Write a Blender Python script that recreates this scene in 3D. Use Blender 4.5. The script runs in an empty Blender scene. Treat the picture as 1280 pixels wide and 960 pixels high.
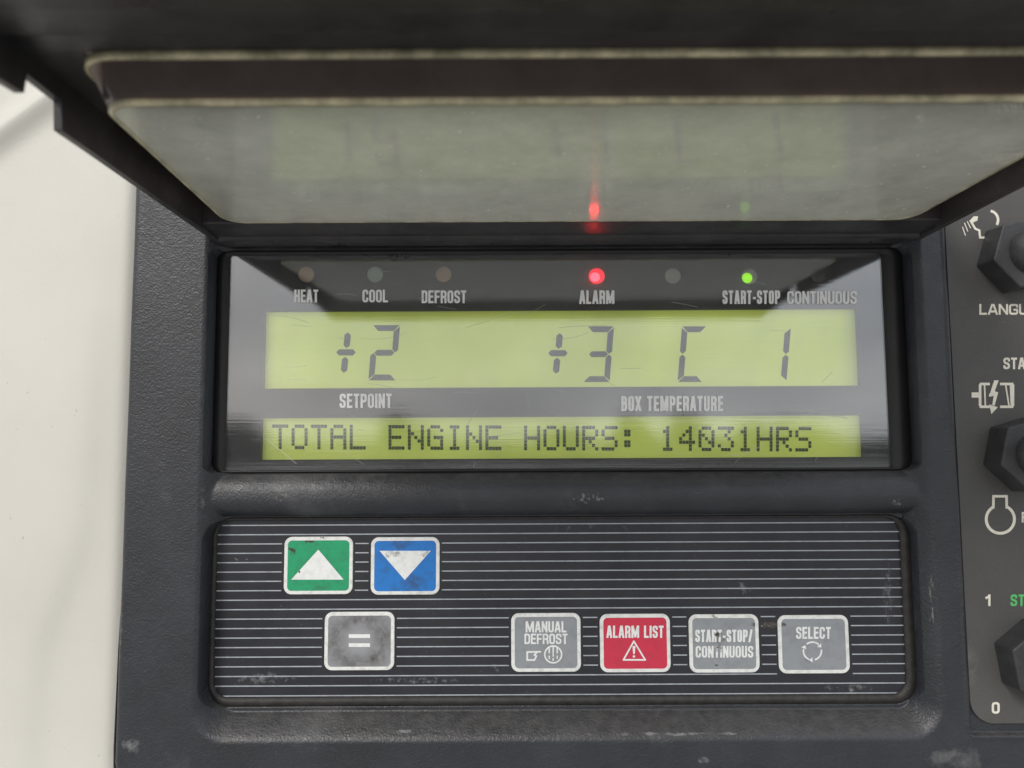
import bpy, bmesh, math, random
import numpy as np
from mathutils import Vector, Matrix
from mathutils.geometry import tessellate_polygon
S = bpy.context.scene
C = S.collection
random.seed(7)
mm = 0.001

# ------------------------------------------------------------------ camera
F = 900.0            # focal length in pixels of the 1280 px wide photograph
PITCH = math.radians(4.5)
ROLL = math.radians(-0.28)
D = 0.210            # camera to panel front face
cam_d = bpy.data.cameras.new('camera'); cam = bpy.data.objects.new('camera', cam_d); C.objects.link(cam)
S.camera = cam
cam_d.sensor_fit = 'HORIZONTAL'; cam_d.sensor_width = 36.0
cam_d.lens = 36.0 * F / 1280.0
cam_d.clip_start = 0.005; cam_d.clip_end = 500
CAMR = Matrix.Rotation(math.radians(90) + PITCH, 3, 'X') @ Matrix.Rotation(ROLL, 3, 'Z')
cam.matrix_world = Matrix.Translation((0, -D, 0)) @ CAMR.to_4x4()
cam_d.dof.use_dof = True; cam_d.dof.focus_distance = D + 0.006; cam_d.dof.aperture_fstop = 13.0

# ------------------------------------------------------------------ world, sun, exposure
SUN_EL, SUN_AZ = math.radians(36), math.radians(-150)   # azimuth from +Y, clockwise: behind the photographer, to the left
w = bpy.data.worlds.new('World'); S.world = w; w.use_nodes = True
nt = w.node_tree; nt.nodes.clear()
def wn(t, **k):
    n = nt.nodes.new(t)
    for a, b in k.items(): setattr(n, a, b)
    return n
out = wn('ShaderNodeOutputWorld'); bg = wn('ShaderNodeBackground'); bg.inputs['Strength'].default_value = 0.12
sky = wn('ShaderNodeTexSky', sky_type='NISHITA'); sky.sun_disc = False
sky.sun_elevation = SUN_EL; sky.sun_rotation = SUN_AZ; sky.air_density = 1.2; sky.dust_density = 3.0
tc = wn('ShaderNodeTexCoord')
mp = wn('ShaderNodeMapping'); mp.inputs['Scale'].default_value = (1.0, 1.0, 2.6); mp.inputs['Location'].default_value = (3.1, 0.4, 0.2)
nz = wn('ShaderNodeTexNoise'); nz.inputs['Scale'].default_value = 2.6; nz.inputs['Detail'].default_value = 6; nz.inputs['Roughness'].default_value = 0.5
cr = wn('ShaderNodeValToRGB')
cr.color_ramp.elements[0].position = 0.32; cr.color_ramp.elements[0].color = (.36, .38, .43, 1)
cr.color_ramp.elements[1].position = 0.68; cr.color_ramp.elements[1].color = (1.0, 1.0, 1.0, 1)
sc_ = wn('ShaderNodeVectorMath', operation='SCALE'); sc_.inputs['Scale'].default_value = 13.5
mx = wn('ShaderNodeMix', data_type='RGBA'); mx.inputs[0].default_value = 0.8
nt.links.new(tc.outputs['Generated'], mp.inputs[0]); nt.links.new(mp.outputs[0], nz.inputs['Vector'])
nt.links.new(nz.outputs['Fac'], cr.inputs[0]); nt.links.new(cr.outputs[0], sc_.inputs[0])
nt.links.new(sky.outputs[0], mx.inputs[6]); nt.links.new(sc_.outputs[0], mx.inputs[7])
nt.links.new(mx.outputs[2], bg.inputs[0]); nt.links.new(bg.outputs[0], out.inputs[0])

sd = bpy.data.lights.new('sun', 'SUN'); sun = bpy.data.objects.new('sun', sd); C.objects.link(sun)
sd.energy = 1.6; sd.angle = math.radians(16); sd.color = (1, .96, .9)
sv = Vector((math.sin(SUN_AZ) * math.cos(SUN_EL), math.cos(SUN_AZ) * math.cos(SUN_EL), math.sin(SUN_EL)))
sun.rotation_euler = sv.to_track_quat('Z', 'Y').to_euler()
S.view_settings.view_transform = 'Standard'; S.view_settings.look = 'None'
S.view_settings.exposure = 0.0; S.view_settings.gamma = 1.0
S.cycles.use_denoising = True; S.cycles.max_bounces = 10; S.cycles.transparent_max_bounces = 16

# ------------------------------------------------------------------ helpers
CAMP = Vector((0, -D, 0))
def ray(px, py):
    return CAMR @ Vector(((px - 640) / F, (480 - py) / F, -1.0))
def at(px, py, d=0.0):
    """(X, Z) in metres on the panel plane d millimetres behind the panel's front face, for a point measured on the photograph"""
    r = ray(px, py); t = (D + d * mm) / r.y
    return (r.x * t, r.z * t)
def rect(x0, y0, x1, y1, d):
    """upright rectangle X0,Z0,X1,Z1 measured on the photograph"""
    a, b, c, e = at(x0, y0, d), at(x1, y0, d), at(x1, y1, d), at(x0, y1, d)
    return ((a[0] + e[0]) / 2, (c[1] + e[1]) / 2, (b[0] + c[0]) / 2, (a[1] + b[1]) / 2)
WL = {}
def link(name, me, mats, parent=None, smooth=False):
    if not isinstance(mats, (list, tuple)): mats = [mats]
    n = len(me.vertices); co = np.empty(n * 3, 'f'); me.vertices.foreach_get('co', co); co = co.reshape(-1, 3)
    c = (co.min(0) + co.max(0)) / 2; co -= c; me.vertices.foreach_set('co', co.ravel()); me.update()
    for m in mats: me.materials.append(m)
    if smooth: me.polygons.foreach_set('use_smooth', [True] * len(me.polygons))
    o = bpy.data.objects.new(name, me); C.objects.link(o); me.name = name
    c = Vector([float(v) for v in c]); WL[o] = c
    o.location = c - (WL[parent] if parent else Vector((0, 0, 0)))
    if parent: o.parent = parent
    return o
def frombm(name, bm, mats, parent=None, smooth=False, normals=True):
    if normals: bmesh.ops.recalc_face_normals(bm, faces=bm.faces[:])
    me = bpy.data.meshes.new(name); bm.to_mesh(me); bm.free()
    return link(name, me, mats, parent, smooth)
def root(name, loc, label, cat, group=None):
    o = bpy.data.objects.new(name, None); C.objects.link(o); o.location = loc; o.empty_display_size = .02
    WL[o] = Vector(loc); o['label'] = label; o['category'] = cat
    if group: o['group'] = group
    return o
def rr(x0, z0, x1, z1, r, n=6):
    pts = []
    for cx, cz, a0 in ((x1 - r, z1 - r, 0), (x0 + r, z1 - r, 90), (x0 + r, z0 + r, 180), (x1 - r, z0 + r, 270)):
        for k in range(n + 1):
            a = math.radians(a0 + 90 * k / n); pts.append((cx + r * math.cos(a), cz + r * math.sin(a)))
    return pts
def prism(bm, pts, y0, y1, mi=0):
    """polygon in X,Z extruded from y0 (front, towards the camera) back to y1"""
    a = [bm.verts.new((p[0], y0, p[1])) for p in pts]; b = [bm.verts.new((p[0], y1, p[1])) for p in pts]
    tri = tessellate_polygon([[Vector((p[0], p[1], 0)) for p in pts]])
    fs = []
    for t in tri:
        fs.append(bm.faces.new([a[i] for i in t])); fs.append(bm.faces.new([b[i] for i in reversed(t)]))
    n = len(pts)
    for i in range(n):
        fs.append(bm.faces.new([a[i], b[i], b[(i + 1) % n], a[(i + 1) % n]]))
    for f in fs: f.material_index = mi
def prismx(bm, yz, x0, x1, mi=0):
    """polygon in Y,Z extruded along X"""
    a = [bm.verts.new((x0, p[0], p[1])) for p in yz]; b = [bm.verts.new((x1, p[0], p[1])) for p in yz]
    tri = tessellate_polygon([[Vector((p[0], p[1], 0)) for p in yz]])
    fs = []
    for t in tri:
        fs.append(bm.faces.new([a[i] for i in t])); fs.append(bm.faces.new([b[i] for i in reversed(t)]))
    n = len(yz)
    for i in range(n):
        fs.append(bm.faces.new([a[i], b[i], b[(i + 1) % n], a[(i + 1) % n]]))
    for f in fs: f.material_index = mi
def box(bm, x0, x1, y0, y1, z0, z1, mi=0):
    prism(bm, [(x0, z0), (x1, z0), (x1, z1), (x0, z1)], y0, y1, mi)
def ring(bm, outer, inner, y0, y1, yi=None, mi=0):
    """frame between two outlines with the same point count; front at y0 (inner edge yi), back at y1"""
    yi = y0 if yi is None else yi
    n = len(outer)
    A = [bm.verts.new((p[0], y0, p[1])) for p in outer]; B = [bm.verts.new((p[0], yi, p[1])) for p in inner]
    A2 = [bm.verts.new((p[0], y1, p[1])) for p in outer]; B2 = [bm.verts.new((p[0], y1, p[1])) for p in inner]
    for i in range(n):
        j = (i + 1) % n
        for q in ((A[i], A[j], B[j], B[i]), (A2[i], A2[j], A[j], A[i]), (B[i], B[j], B2[j], B2[i]), (B2[i], B2[j], A2[j], A2[i])):
            f = bm.faces.new(q); f.material_index = mi
# condensed bold capitals drawn as strokes: (relative width, [(kind, points)]); kind s = sharp, r = rounded corners, c = rounded and closed
GL = {
 'A': (1.12, [('s', [(0, 0), (.40, 1)]), ('s', [(1, 0), (.60, 1)]), ('s', [(.36, 1), (.64, 1)]), ('i', [(.2, .26), (.8, .26)])]),
 'B': (1, [('s', [(0, 0), (0, 1)]), ('r', [(0, 1), (.96, 1), (.96, .53), (0, .53)]), ('r', [(0, .53), (1, .53), (1, 0), (0, 0)])]),
 'C': (1, [('r', [(1, .66), (1, 1), (0, 1), (0, 0), (1, 0), (1, .34)])]),
 'D': (1, [('s', [(0, 0), (0, 1)]), ('r', [(0, 1), (1, 1), (1, 0), (0, 0)])]),
 'E': (.86, [('s', [(0, 0), (0, 1)]), ('e', [(0, 1), (1, 1)]), ('e', [(0, .52), (.9, .52)]), ('e', [(0, 0), (1, 0)])]),
 'F': (.84, [('s', [(0, 0), (0, 1)]), ('e', [(0, 1), (1, 1)]), ('e', [(0, .50), (.9, .50)])]),
 'G': (1.03, [('r', [(1, .70), (1, 1), (0, 1), (0, 0), (1, 0), (1, .46)]), ('e', [(.5, .46), (1, .46)])]),
 'H': (1.02, [('s', [(0, 0), (0, 1)]), ('s', [(1, 0), (1, 1)]), ('i', [(0, .52), (1, .52)])]),
 'I': (.0, [('s', [(.5, 0), (.5, 1)])]),
 'L': (.82, [('s', [(0, 0), (0, 1)]), ('e', [(0, 0), (1, 0)])]),
 'M': (1.75, [('s', [(0, 0), (0, 1)]), ('s', [(1, 0), (1, 1)]), ('s', [(.08, 1), (.5, .06)]), ('s', [(.92, 1), (.5, .06)])]),
 'N': (1.06, [('s', [(0, 0), (0, 1)]), ('s', [(1, 0), (1, 1)]), ('s', [(.05, 1), (.95, 0)])]),
 'O': (1, [('c', [(0, 0), (0, 1), (1, 1), (1, 0)])]),
 '0': (.9, [('c', [(0, 0), (0, 1), (1, 1), (1, 0)])]),
 'P': (1, [('s', [(0, 0), (0, 1)]), ('r', [(0, 1), (1, 1), (1, .45), (0, .45)])]),
 'R': (1.02, [('s', [(0, 0), (0, 1)]), ('r', [(0, 1), (1, 1), (1, .49), (0, .49)]), ('q', [(.3, .46), (.96, .46), (1, 0)])]),
 'S': (1, [('r', [(1, .70), (1, 1), (0, 1), (0, .56), (1, .45), (1, 0), (0, 0), (0, .30)])]),
 'T': (.90, [('s', [(.5, 0), (.5, 1)]), ('e', [(0, 1), (1, 1)])]),
 'U': (1, [('u', [(0, 1), (0, 0), (1, 0), (1, 1)])]),
 'X': (1.08, [('s', [(0, 0), (1, 1)]), ('s', [(0, 1), (1, 0)])]),
 '-': (.35, [('e', [(0, .42), (1, .42)])]), '/': (.75, [('s', [(0, -.02), (1, 1.02)])]),
 '1': (.55, [('s', [(1, 0), (1, 1)]), ('s', [(1, .93), (.1, .74)])]), ' ': (.35, []),
}
def rounded(pts, closed, rad):
    n = len(pts); o = []
    for i, p in enumerate(pts):
        if not closed and i in (0, n - 1): o.append(p); continue
        a, c = pts[i - 1], pts[(i + 1) % n]
        la, lc = math.dist(p, a), math.dist(p, c); r = min(rad, la * .5, lc * .5)
        A = (p[0] + (a[0] - p[0]) * r / la, p[1] + (a[1] - p[1]) * r / la); B = (p[0] + (c[0] - p[0]) * r / lc, p[1] + (c[1] - p[1]) * r / lc)
        for k in range(6):
            t = k / 5; o.append(tuple((1 - t) ** 2 * A[j] + 2 * t * (1 - t) * p[j] + t * t * B[j] for j in (0, 1)))
    return o
def ribbon(pts, w_, closed=False):
    n = len(pts); Lf, Rt = [], []
    for i in range(n):
        p = pts[i]; a = pts[i - 1] if (closed or i) else None; c = pts[(i + 1) % n] if (closed or i < n - 1) else None
        ds = []
        for q0, q1 in ((a, p), (p, c)):
            if q0 is not None and q1 is not None and math.dist(q0, q1) > 1e-9:
                l = math.dist(q0, q1); ds.append(((q1[0] - q0[0]) / l, (q1[1] - q0[1]) / l))
        if len(ds) == 1: ds = ds * 2
        nx_, ny_ = -(ds[0][1] + ds[1][1]), ds[0][0] + ds[1][0]; l = math.hypot(nx_, ny_) or 1; nx_, ny_ = nx_ / l, ny_ / l
        cs = max(.5, nx_ * -ds[0][1] + ny_ * ds[0][0]); k = w_ / 2 / cs
        Lf.append((p[0] + nx_ * k, p[1] + ny_ * k)); Rt.append((p[0] - nx_ * k, p[1] - ny_ * k))
    m = n if closed else n - 1
    return [[Lf[i], Lf[(i + 1) % n], Rt[(i + 1) % n], Rt[i]] for i in range(m)]
def text(name, s, box_, d, mat, parent, wt=.168, gap=.40, th=.05):
    """condensed bold capitals filling a rectangle measured on the photograph (pixels)"""
    x0, y0, x1, y1 = box_; H = y1 - y0; wl = wt * H
    tot = sum(GL[c][0] for c in s); nn = len(s)
    # every glyph: centre line width k*rel plus the stem; gaps gp
    gp = gap * wl * 1.0
    k = ((x1 - x0) - nn * wl - (nn - 1) * gp) / tot
    bm = bmesh.new(); x = x0; lay = 0
    for c in s:
        wd = GL[c][0] * k
        for kind, pts in GL[c][1]:
            P = [(x + wl / 2 + p[0] * wd, y1 - wl / 2 - p[1] * (H - wl)) for p in pts]
            closed = kind == 'c'
            if kind in 'rcuq': P = rounded(P, closed, min(max(wd, wl) * .55, H * .2))
            if kind in 'suq' and len(P) > 1:
                ends = ((0, 1), (-1, -2)) if kind in 'su' else ((-1, -2),)
                for i, j in ends:
                    l = math.dist(P[i], P[j]); dy = abs(P[i][1] - P[j][1]) / l; e = wl / 2 * (1 if dy > .8 else .5)
                    P[i] = (P[i][0] + (P[i][0] - P[j][0]) / l * e, P[i][1] + (P[i][1] - P[j][1]) / l * e)
            if kind == 'e': P[1] = (P[1][0] + wl * .45, P[1][1]); P[0] = (P[0][0] - wl * (.45 if c in 'T-' else 0), P[0][1])
            for q in ribbon(P, wl, closed):
                z = d - th - .004 * (lay % 5)
                v = [bm.verts.new((a_[0], z * mm, a_[1])) for a_ in (at(u[0], u[1], d) for u in q)]
                bm.faces.new(v)
            lay += 1
        x += wd + wl + gp
    for f_ in bm.faces:
        f_.normal_update()
        if f_.normal.y > 0: f_.normal_flip()
    return frombm(name, bm, mat, parent, normals=False)

# ------------------------------------------------------------------ materials
class NB:
    def __init__(s, name):
        s.m = bpy.data.materials.new(name); s.m.use_nodes = True; s.t = s.m.node_tree; s.t.nodes.clear()
        s.o = s.t.nodes.new('ShaderNodeOutputMaterial'); s.g = s.t.nodes.new('ShaderNodeNewGeometry')
        s.pos = s.g.outputs['Position']
    def n(s, t, **k):
        x = s.t.nodes.new(t)
        for a, b in k.items(): setattr(x, a, b)
        return x
    def put(s, sock, v):
        if isinstance(v, bpy.types.NodeSocket): s.t.links.new(v, sock)
        elif v is not None: sock.default_value = v
    def math(s, op, a, b=None, clamp=False):
        x = s.n('ShaderNodeMath', operation=op); x.use_clamp = clamp
        s.put(x.inputs[0], a); s.put(x.inputs[1], b); return x.outputs[0]
    def noise(s, scale, detail=3, rough=.5, stretch=(1, 1, 1), dist=0, off=(0, 0, 0)):
        mp = s.n('ShaderNodeMapping'); mp.inputs['Scale'].default_value = stretch; mp.inputs['Location'].default_value = off
        s.t.links.new(s.pos, mp.inputs[0])
        x = s.n('ShaderNodeTexNoise'); x.inputs['Scale'].default_value = scale; x.inputs['Detail'].default_value = detail
        x.inputs['Roughness'].default_value = rough; x.inputs['Distortion'].default_value = dist
        s.t.links.new(mp.outputs[0], x.inputs['Vector']); return x.outputs['Fac']
    def ramp(s, v, a, b, lo=0., hi=1.):
        x = s.n('ShaderNodeMapRange'); x.clamp = True
        s.put(x.inputs['Value'], v); x.inputs['From Min'].default_value = a; x.inputs['From Max'].default_value = b
        x.inputs['To Min'].default_value = lo; x.inputs['To Max'].default_value = hi; return x.outputs[0]
    def mix(s, f, a, b):
        x = s.n('ShaderNodeMix', data_type='RGBA'); s.put(x.inputs[0], f)
        for i, v in ((6, a), (7, b)): s.put(x.inputs[i], v if isinstance(v, bpy.types.NodeSocket) else (*v, 1))
        return x.outputs[2]
    def spot(s, c, rad, scale, a, b, stretch=(1, 1, 1), detail=6):
        """mask of a stain with its own place (c) and radii (rad) on the object, broken up by noise"""
        sub = s.n('ShaderNodeVectorMath', operation='SUBTRACT'); s.t.links.new(s.pos, sub.inputs[0]); sub.inputs[1].default_value = c
        dv = s.n('ShaderNodeVectorMath', operation='DIVIDE'); s.t.links.new(sub.outputs[0], dv.inputs[0]); dv.inputs[1].default_value = rad
        ln = s.n('ShaderNodeVectorMath', operation='LENGTH'); s.t.links.new(dv.outputs[0], ln.inputs[0])
        fall = s.ramp(ln.outputs['Value'], 1.0, 0.25)
        nz = s.noise(scale, detail, .65, stretch)
        return s.ramp(s.math('ADD', nz, s.math('MULTIPLY', s.math('SUBTRACT', fall, 1.0), .45)), a, b)
    def bump(s, h, strength, dist, prev=None):
        x = s.n('ShaderNodeBump'); x.inputs['Strength'].default_value = strength; x.inputs['Distance'].default_value = dist
        s.put(x.inputs['Height'], h)
        if prev is not None: s.t.links.new(prev, x.inputs['Normal'])
        return x.outputs[0]
    def bsdf(s, col, rough, metal=0, spec=.5, normal=None, emis=None, estr=0, coat=0, coat_r=.1):
        p = s.n('ShaderNodeBsdfPrincipled')
        s.put(p.inputs['Base Color'], col if isinstance(col, bpy.types.NodeSocket) else (*col, 1))
        s.put(p.inputs['Roughness'], rough); p.inputs['Metallic'].default_value = metal
        p.inputs['Specular IOR Level'].default_value = spec
        p.inputs['Coat Weight'].default_value = coat; p.inputs['Coat Roughness'].default_value = coat_r
        if normal is not None: s.t.links.new(normal, p.inputs['Normal'])
        if emis: p.inputs['Emission Color'].default_value = (*emis, 1); p.inputs['Emission Strength'].default_value = estr
        return p.outputs[0]
    def done(s, sh):
        s.t.links.new(sh, s.o.inputs[0]); return s.m
def P3(px, py, d=7): 
    a = at(px, py, d); return (a[0], d * mm, a[1])

def mat_housing():
    b = NB('black_textured_plastic')
    big = b.noise(55, 4, .6); mid = b.noise(320, 4, .6)
    col = b.mix(b.ramp(big, .35, .7), (.0165, .0185, .023), (.027, .030, .037))
    # dust on faces that look up
    sx = b.n('ShaderNodeSeparateXYZ'); b.t.links.new(b.g.outputs['Normal'], sx.inputs[0])
    up = b.math('MULTIPLY', b.ramp(sx.outputs[2], .35, .95), b.ramp(mid, .25, .7, .25, 1))
    col = b.mix(b.math('MULTIPLY', up, .38), col, (.16, .145, .13))
    # worn, pale scuffs
    sc = None
    for (px, py, rx, rz, scl, st, a, c, dd) in [
        (735, 622, 14, 4, 900, (1, 1, 1), .50, .60, 3), (355, 622, 7, 4, 1200, (1, 1, 1), .52, .62, 3), (395, 612, 8, 4, 1200, (1, 1, 1), .55, .65, 3),
        (1155, 745, 2.2, 26, 900, (2.2, 1, .25), .52, .58, 5), (1120, 628, 5, 3, 1000, (1, 1, 1), .5, .6, 3),
        (165, 930, 6, 4, 260, (1, 1, 1), .40, .60, 0), (880, 950, 5, 2.5, 400, (1, 1, 1), .42, .6, 0), (1190, 950, 18, 8, 160, (1, 1, 1), .40, .8, 0),
        (262, 620, 2, 10, 700, (1, 1, 1), .45, .75, 5), (148, 790, 2, 28, 250, (1, 1, 1), .38, .9, 0),
        (830, 912, 60, 1.0, 500, (.3, 1, 1), .48, .60, 4), (500, 910, 40, 1.0, 500, (.3, 1, 1), .52, .62, 4)]:
        m = b.spot(P3(px, py, dd), (rx * mm, .02, rz * mm), scl, a, c, st)
        sc = m if sc is None else b.math('MAXIMUM', sc, m)
    fine = b.ramp(b.noise(1500, 2, .7), .71, .78)
    sc = b.math('MAXIMUM', b.math('MULTIPLY', sc, .42), b.math('MULTIPLY', fine, .22))
    hs = b.ramp(b.noise(210, 5, .75, (.25, 1, 2.2), 1.5), .66, .76, 0, .16); vs_ = b.ramp(b.noise(210, 5, .75, (2.4, 1, .22), 1.0, (.3, 0, .1)), .68, .78, 0, .16)
    sc = b.math('MAXIMUM', sc, b.math('MAXIMUM', hs, vs_))
    sc = b.math('MAXIMUM', sc, b.ramp(b.noise(22, 5, .7, off=(.5, .2, .7)), .60, .80, 0, .16))
    col = b.mix(sc, col, (.36, .36, .36))
    grain = b.noise(1700, 2, .5, (1, 1, 1)); g2 = b.noise(650, 3, .6)
    nrm = b.bump(grain, .55, .0003); nrm = b.bump(g2, .35, .0004, nrm)
    r = b.ramp(mid, .3, .7, .34, .52)
    return b.done(b.bsdf(col, r, spec=.62, normal=nrm))
def mat_simple(name, col, rough, grain=0, gs=1500, var=.25, spec=.5, vs=120, coat=0):
    b = NB(name); v = b.noise(vs, 4, .6)
    c2 = tuple(x * (1 - var) for x in col)
    c = b.mix(b.ramp(v, .35, .7), c2, col)
    nrm = b.bump(b.noise(gs, 3, .6), grain, .0002) if grain else None
    return b.done(b.bsdf(c, rough, spec=spec, normal=nrm, coat=coat))
def mat_print(name, col, extra=(), var=.12, rough=.42, vs=500, dirt=(.05, .045, .04)):
    """printed plastic with rubbed-in dirt; extra = dirty spots (px,py,rx,rz,scale,a,b)"""
    b = NB(name); v = b.noise(vs, 5, .7)
    c = b.mix(b.ramp(v, .45, .8, 0, var), col, dirt)
    specks = b.ramp(b.noise(2600, 2, .6), .74, .80, 0, .5)
    c = b.mix(specks, c, dirt)
    for (px, py, rx, rz, scl, a, e) in extra:
        c = b.mix(b.spot(P3(px, py, 7.5), (rx * mm, .02, rz * mm), scl, a, e), c, dirt)
    return b.done(b.bsdf(c, rough, spec=.45, normal=b.bump(b.noise(900, 2), .08, .0001)))

M_house = mat_housing()
M_rubber = mat_simple('black_rubber', (.018, .018, .019), .55, .35, 1400, .3)
M_seal = mat_simple('dusty_rubber_seal', (.042, .039, .036), .62, .5, 900, .5, vs=400)
M_foam = mat_simple('brown_foam', (.060, .050, .042), .95, .9, 700, .6, vs=500)
M_nut = mat_simple('black_moulded_rubber', (.050, .051, .054), .50, .5, 1300, .35, vs=250)
M_cream_print = mat_print('cream_print', (.80, .77, .66), var=.25)
M_green_print = mat_print('green_print', (.10, .55, .16), var=.25)
M_white_print = mat_print('white_print', (.93, .94, .94), var=.22)
M_stripe = mat_print('pale_stripe_print', (.42, .45, .49), [(961, 781, 7, 2.5, 500, .28, .5), (330, 850, 16, 4, 600, .46, .75), (1112, 740, 3, 30, 500, .42, .7), (700, 700, 60, 20, 300, .60, .85)], var=.5, vs=250)
def mat_plate():
    b = NB('charcoal_plate')
    v = b.noise(35, 4, .6)
    c = b.mix(b.ramp(v, .3, .75), (.090, .088, .084), (.070, .070, .070))
    c = b.mix(b.ramp(b.noise(2200, 2, .5), .62, .75, 0, .35), c, (.17, .16, .15))
    c = b.mix(b.spot(P3(1215, 830, 0), (5 * mm, .02, 12 * mm), 220, .4, .8), c, (.16, .15, .14))
    return b.done(b.bsdf(c, .62, spec=.4, normal=b.bump(b.noise(1900, 2), .30, .0002)))
M_plate = mat_plate()
def mat_keypad():
    b = NB('black_keypad_film')
    v = b.noise(60, 4, .6)
    c = b.mix(b.ramp(v, .35, .7), (.016, .017, .023), (.028, .029, .036))
    for (px, py, rx, rz, scl, a, e, st) in [(330, 848, 20, 4.0, 520, .46, .70, (1, 1, 1)), (520, 850, 42, 2.4, 600, .50, .72, (1, 1, 1)),
        (1110, 745, 4.0, 26, 500, .47, .80, (1.4, 1, .6)), (300, 700, 8, 3, 900, .58, .70, (1, 1, 1)), (720, 660, 60, 5, 300, .60, .85, (1, 1, 1)),
        (620, 835, 5, 4, 700, .5, .7, (1, 1, 1)), (930, 735, 30, 8, 260, .56, .80, (1, 1, 1)), (1060, 860, 20, 3, 600, .5, .75, (1, 1, 1))]:
        c = b.mix(b.math('MULTIPLY', b.spot(P3(px, py, 8), (rx * mm, .02, rz * mm), scl, a, e, st), .6), c, (.34, .34, .35))
    c = b.mix(b.ramp(b.noise(1300, 3, .7), .69, .76, 0, .35), c, (.4, .4, .4))
    c = b.mix(b.spot(P3(961, 781, 8), (5.5 * mm, .02, 1.6 * mm), 500, .30, .6), c, (.11, .095, .08))
    nrm = b.bump(b.noise(45, 2), .25, .002); nrm = b.bump(b.noise(1200, 2), .12, .0001, nrm)
    return b.done(b.bsdf(c, b.ramp(b.noise(150, 4, .6), .3, .7, .30, .48), spec=.5, normal=nrm))
M_keypad = mat_keypad()
M_mask = mat_simple('black_display_mask', (.030, .030, .034), .4, 0, 1, .1)
def mat_wall():
    b = NB('white_painted_plastic')
    c = b.mix(b.ramp(b.noise(14, 4, .6), .3, .7), (.60, .585, .53), (.66, .645, .59))
    c = b.mix(b.ramp(b.noise(430, 2, .5), .74, .79, 0, .5), c, (.30, .28, .25))
    c = b.mix(b.ramp(b.noise(9, 3, .6, (1, 1, .3), off=(4, 2, 1)), .52, .75, 0, .35), c, (.66, .62, .50))
    nrm = b.bump(b.noise(900, 3, .6), .25, .00025)
    return b.done(b.bsdf(c, .5, spec=.4, normal=nrm))
M_wall = mat_wall()
def mat_lcd(name, R):
    """reflective green screen with an uneven backlight; rim shade at both ends and the top is painted into its emission"""
    b = NB(name)
    c = b.mix(b.ramp(b.noise(26, 2, .5, (.5, 1, 1)), .3, .7), (.50, .60, .12), (.62, .69, .21))
    c = b.mix(b.ramp(b.noise(180, 3, .6, (.1, 1, 6)), .35, .7, 0, .25), c, (.66, .70, .26))
    p = b.n('ShaderNodeBsdfPrincipled'); b.t.links.new(c, p.inputs['Base Color']); p.inputs['Roughness'].default_value = .5
    p.inputs['Emission Color'].default_value = (.53, .63, .10, 1)
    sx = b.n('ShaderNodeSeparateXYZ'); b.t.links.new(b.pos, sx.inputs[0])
    e = b.math('MULTIPLY', b.ramp(sx.outputs[0], R[0] - .5 * mm, R[0] + 3.2 * mm, .45, 1), b.ramp(sx.outputs[0], R[2] + .5 * mm, R[2] - 4.5 * mm, .45, 1))  # painted shade of the recess rim: emission dimmed at left, right and top
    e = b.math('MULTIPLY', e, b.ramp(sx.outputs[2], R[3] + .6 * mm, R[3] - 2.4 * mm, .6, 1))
    e = b.math('MULTIPLY', e, b.ramp(b.noise(38, 3, .6, (1, 1, .5)), .3, .7, .34, .50))
    b.t.links.new(e, p.inputs['Emission Strength']); return b.done(p.outputs[0])
M_seg = mat_simple('lcd_segment_grey', (.022, .026, .022), .5, 0, 1, .1)
M_dot = mat_simple('lcd_dot_green_grey', (.075, .12, .065), .5, 0, 1, .2)
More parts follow.
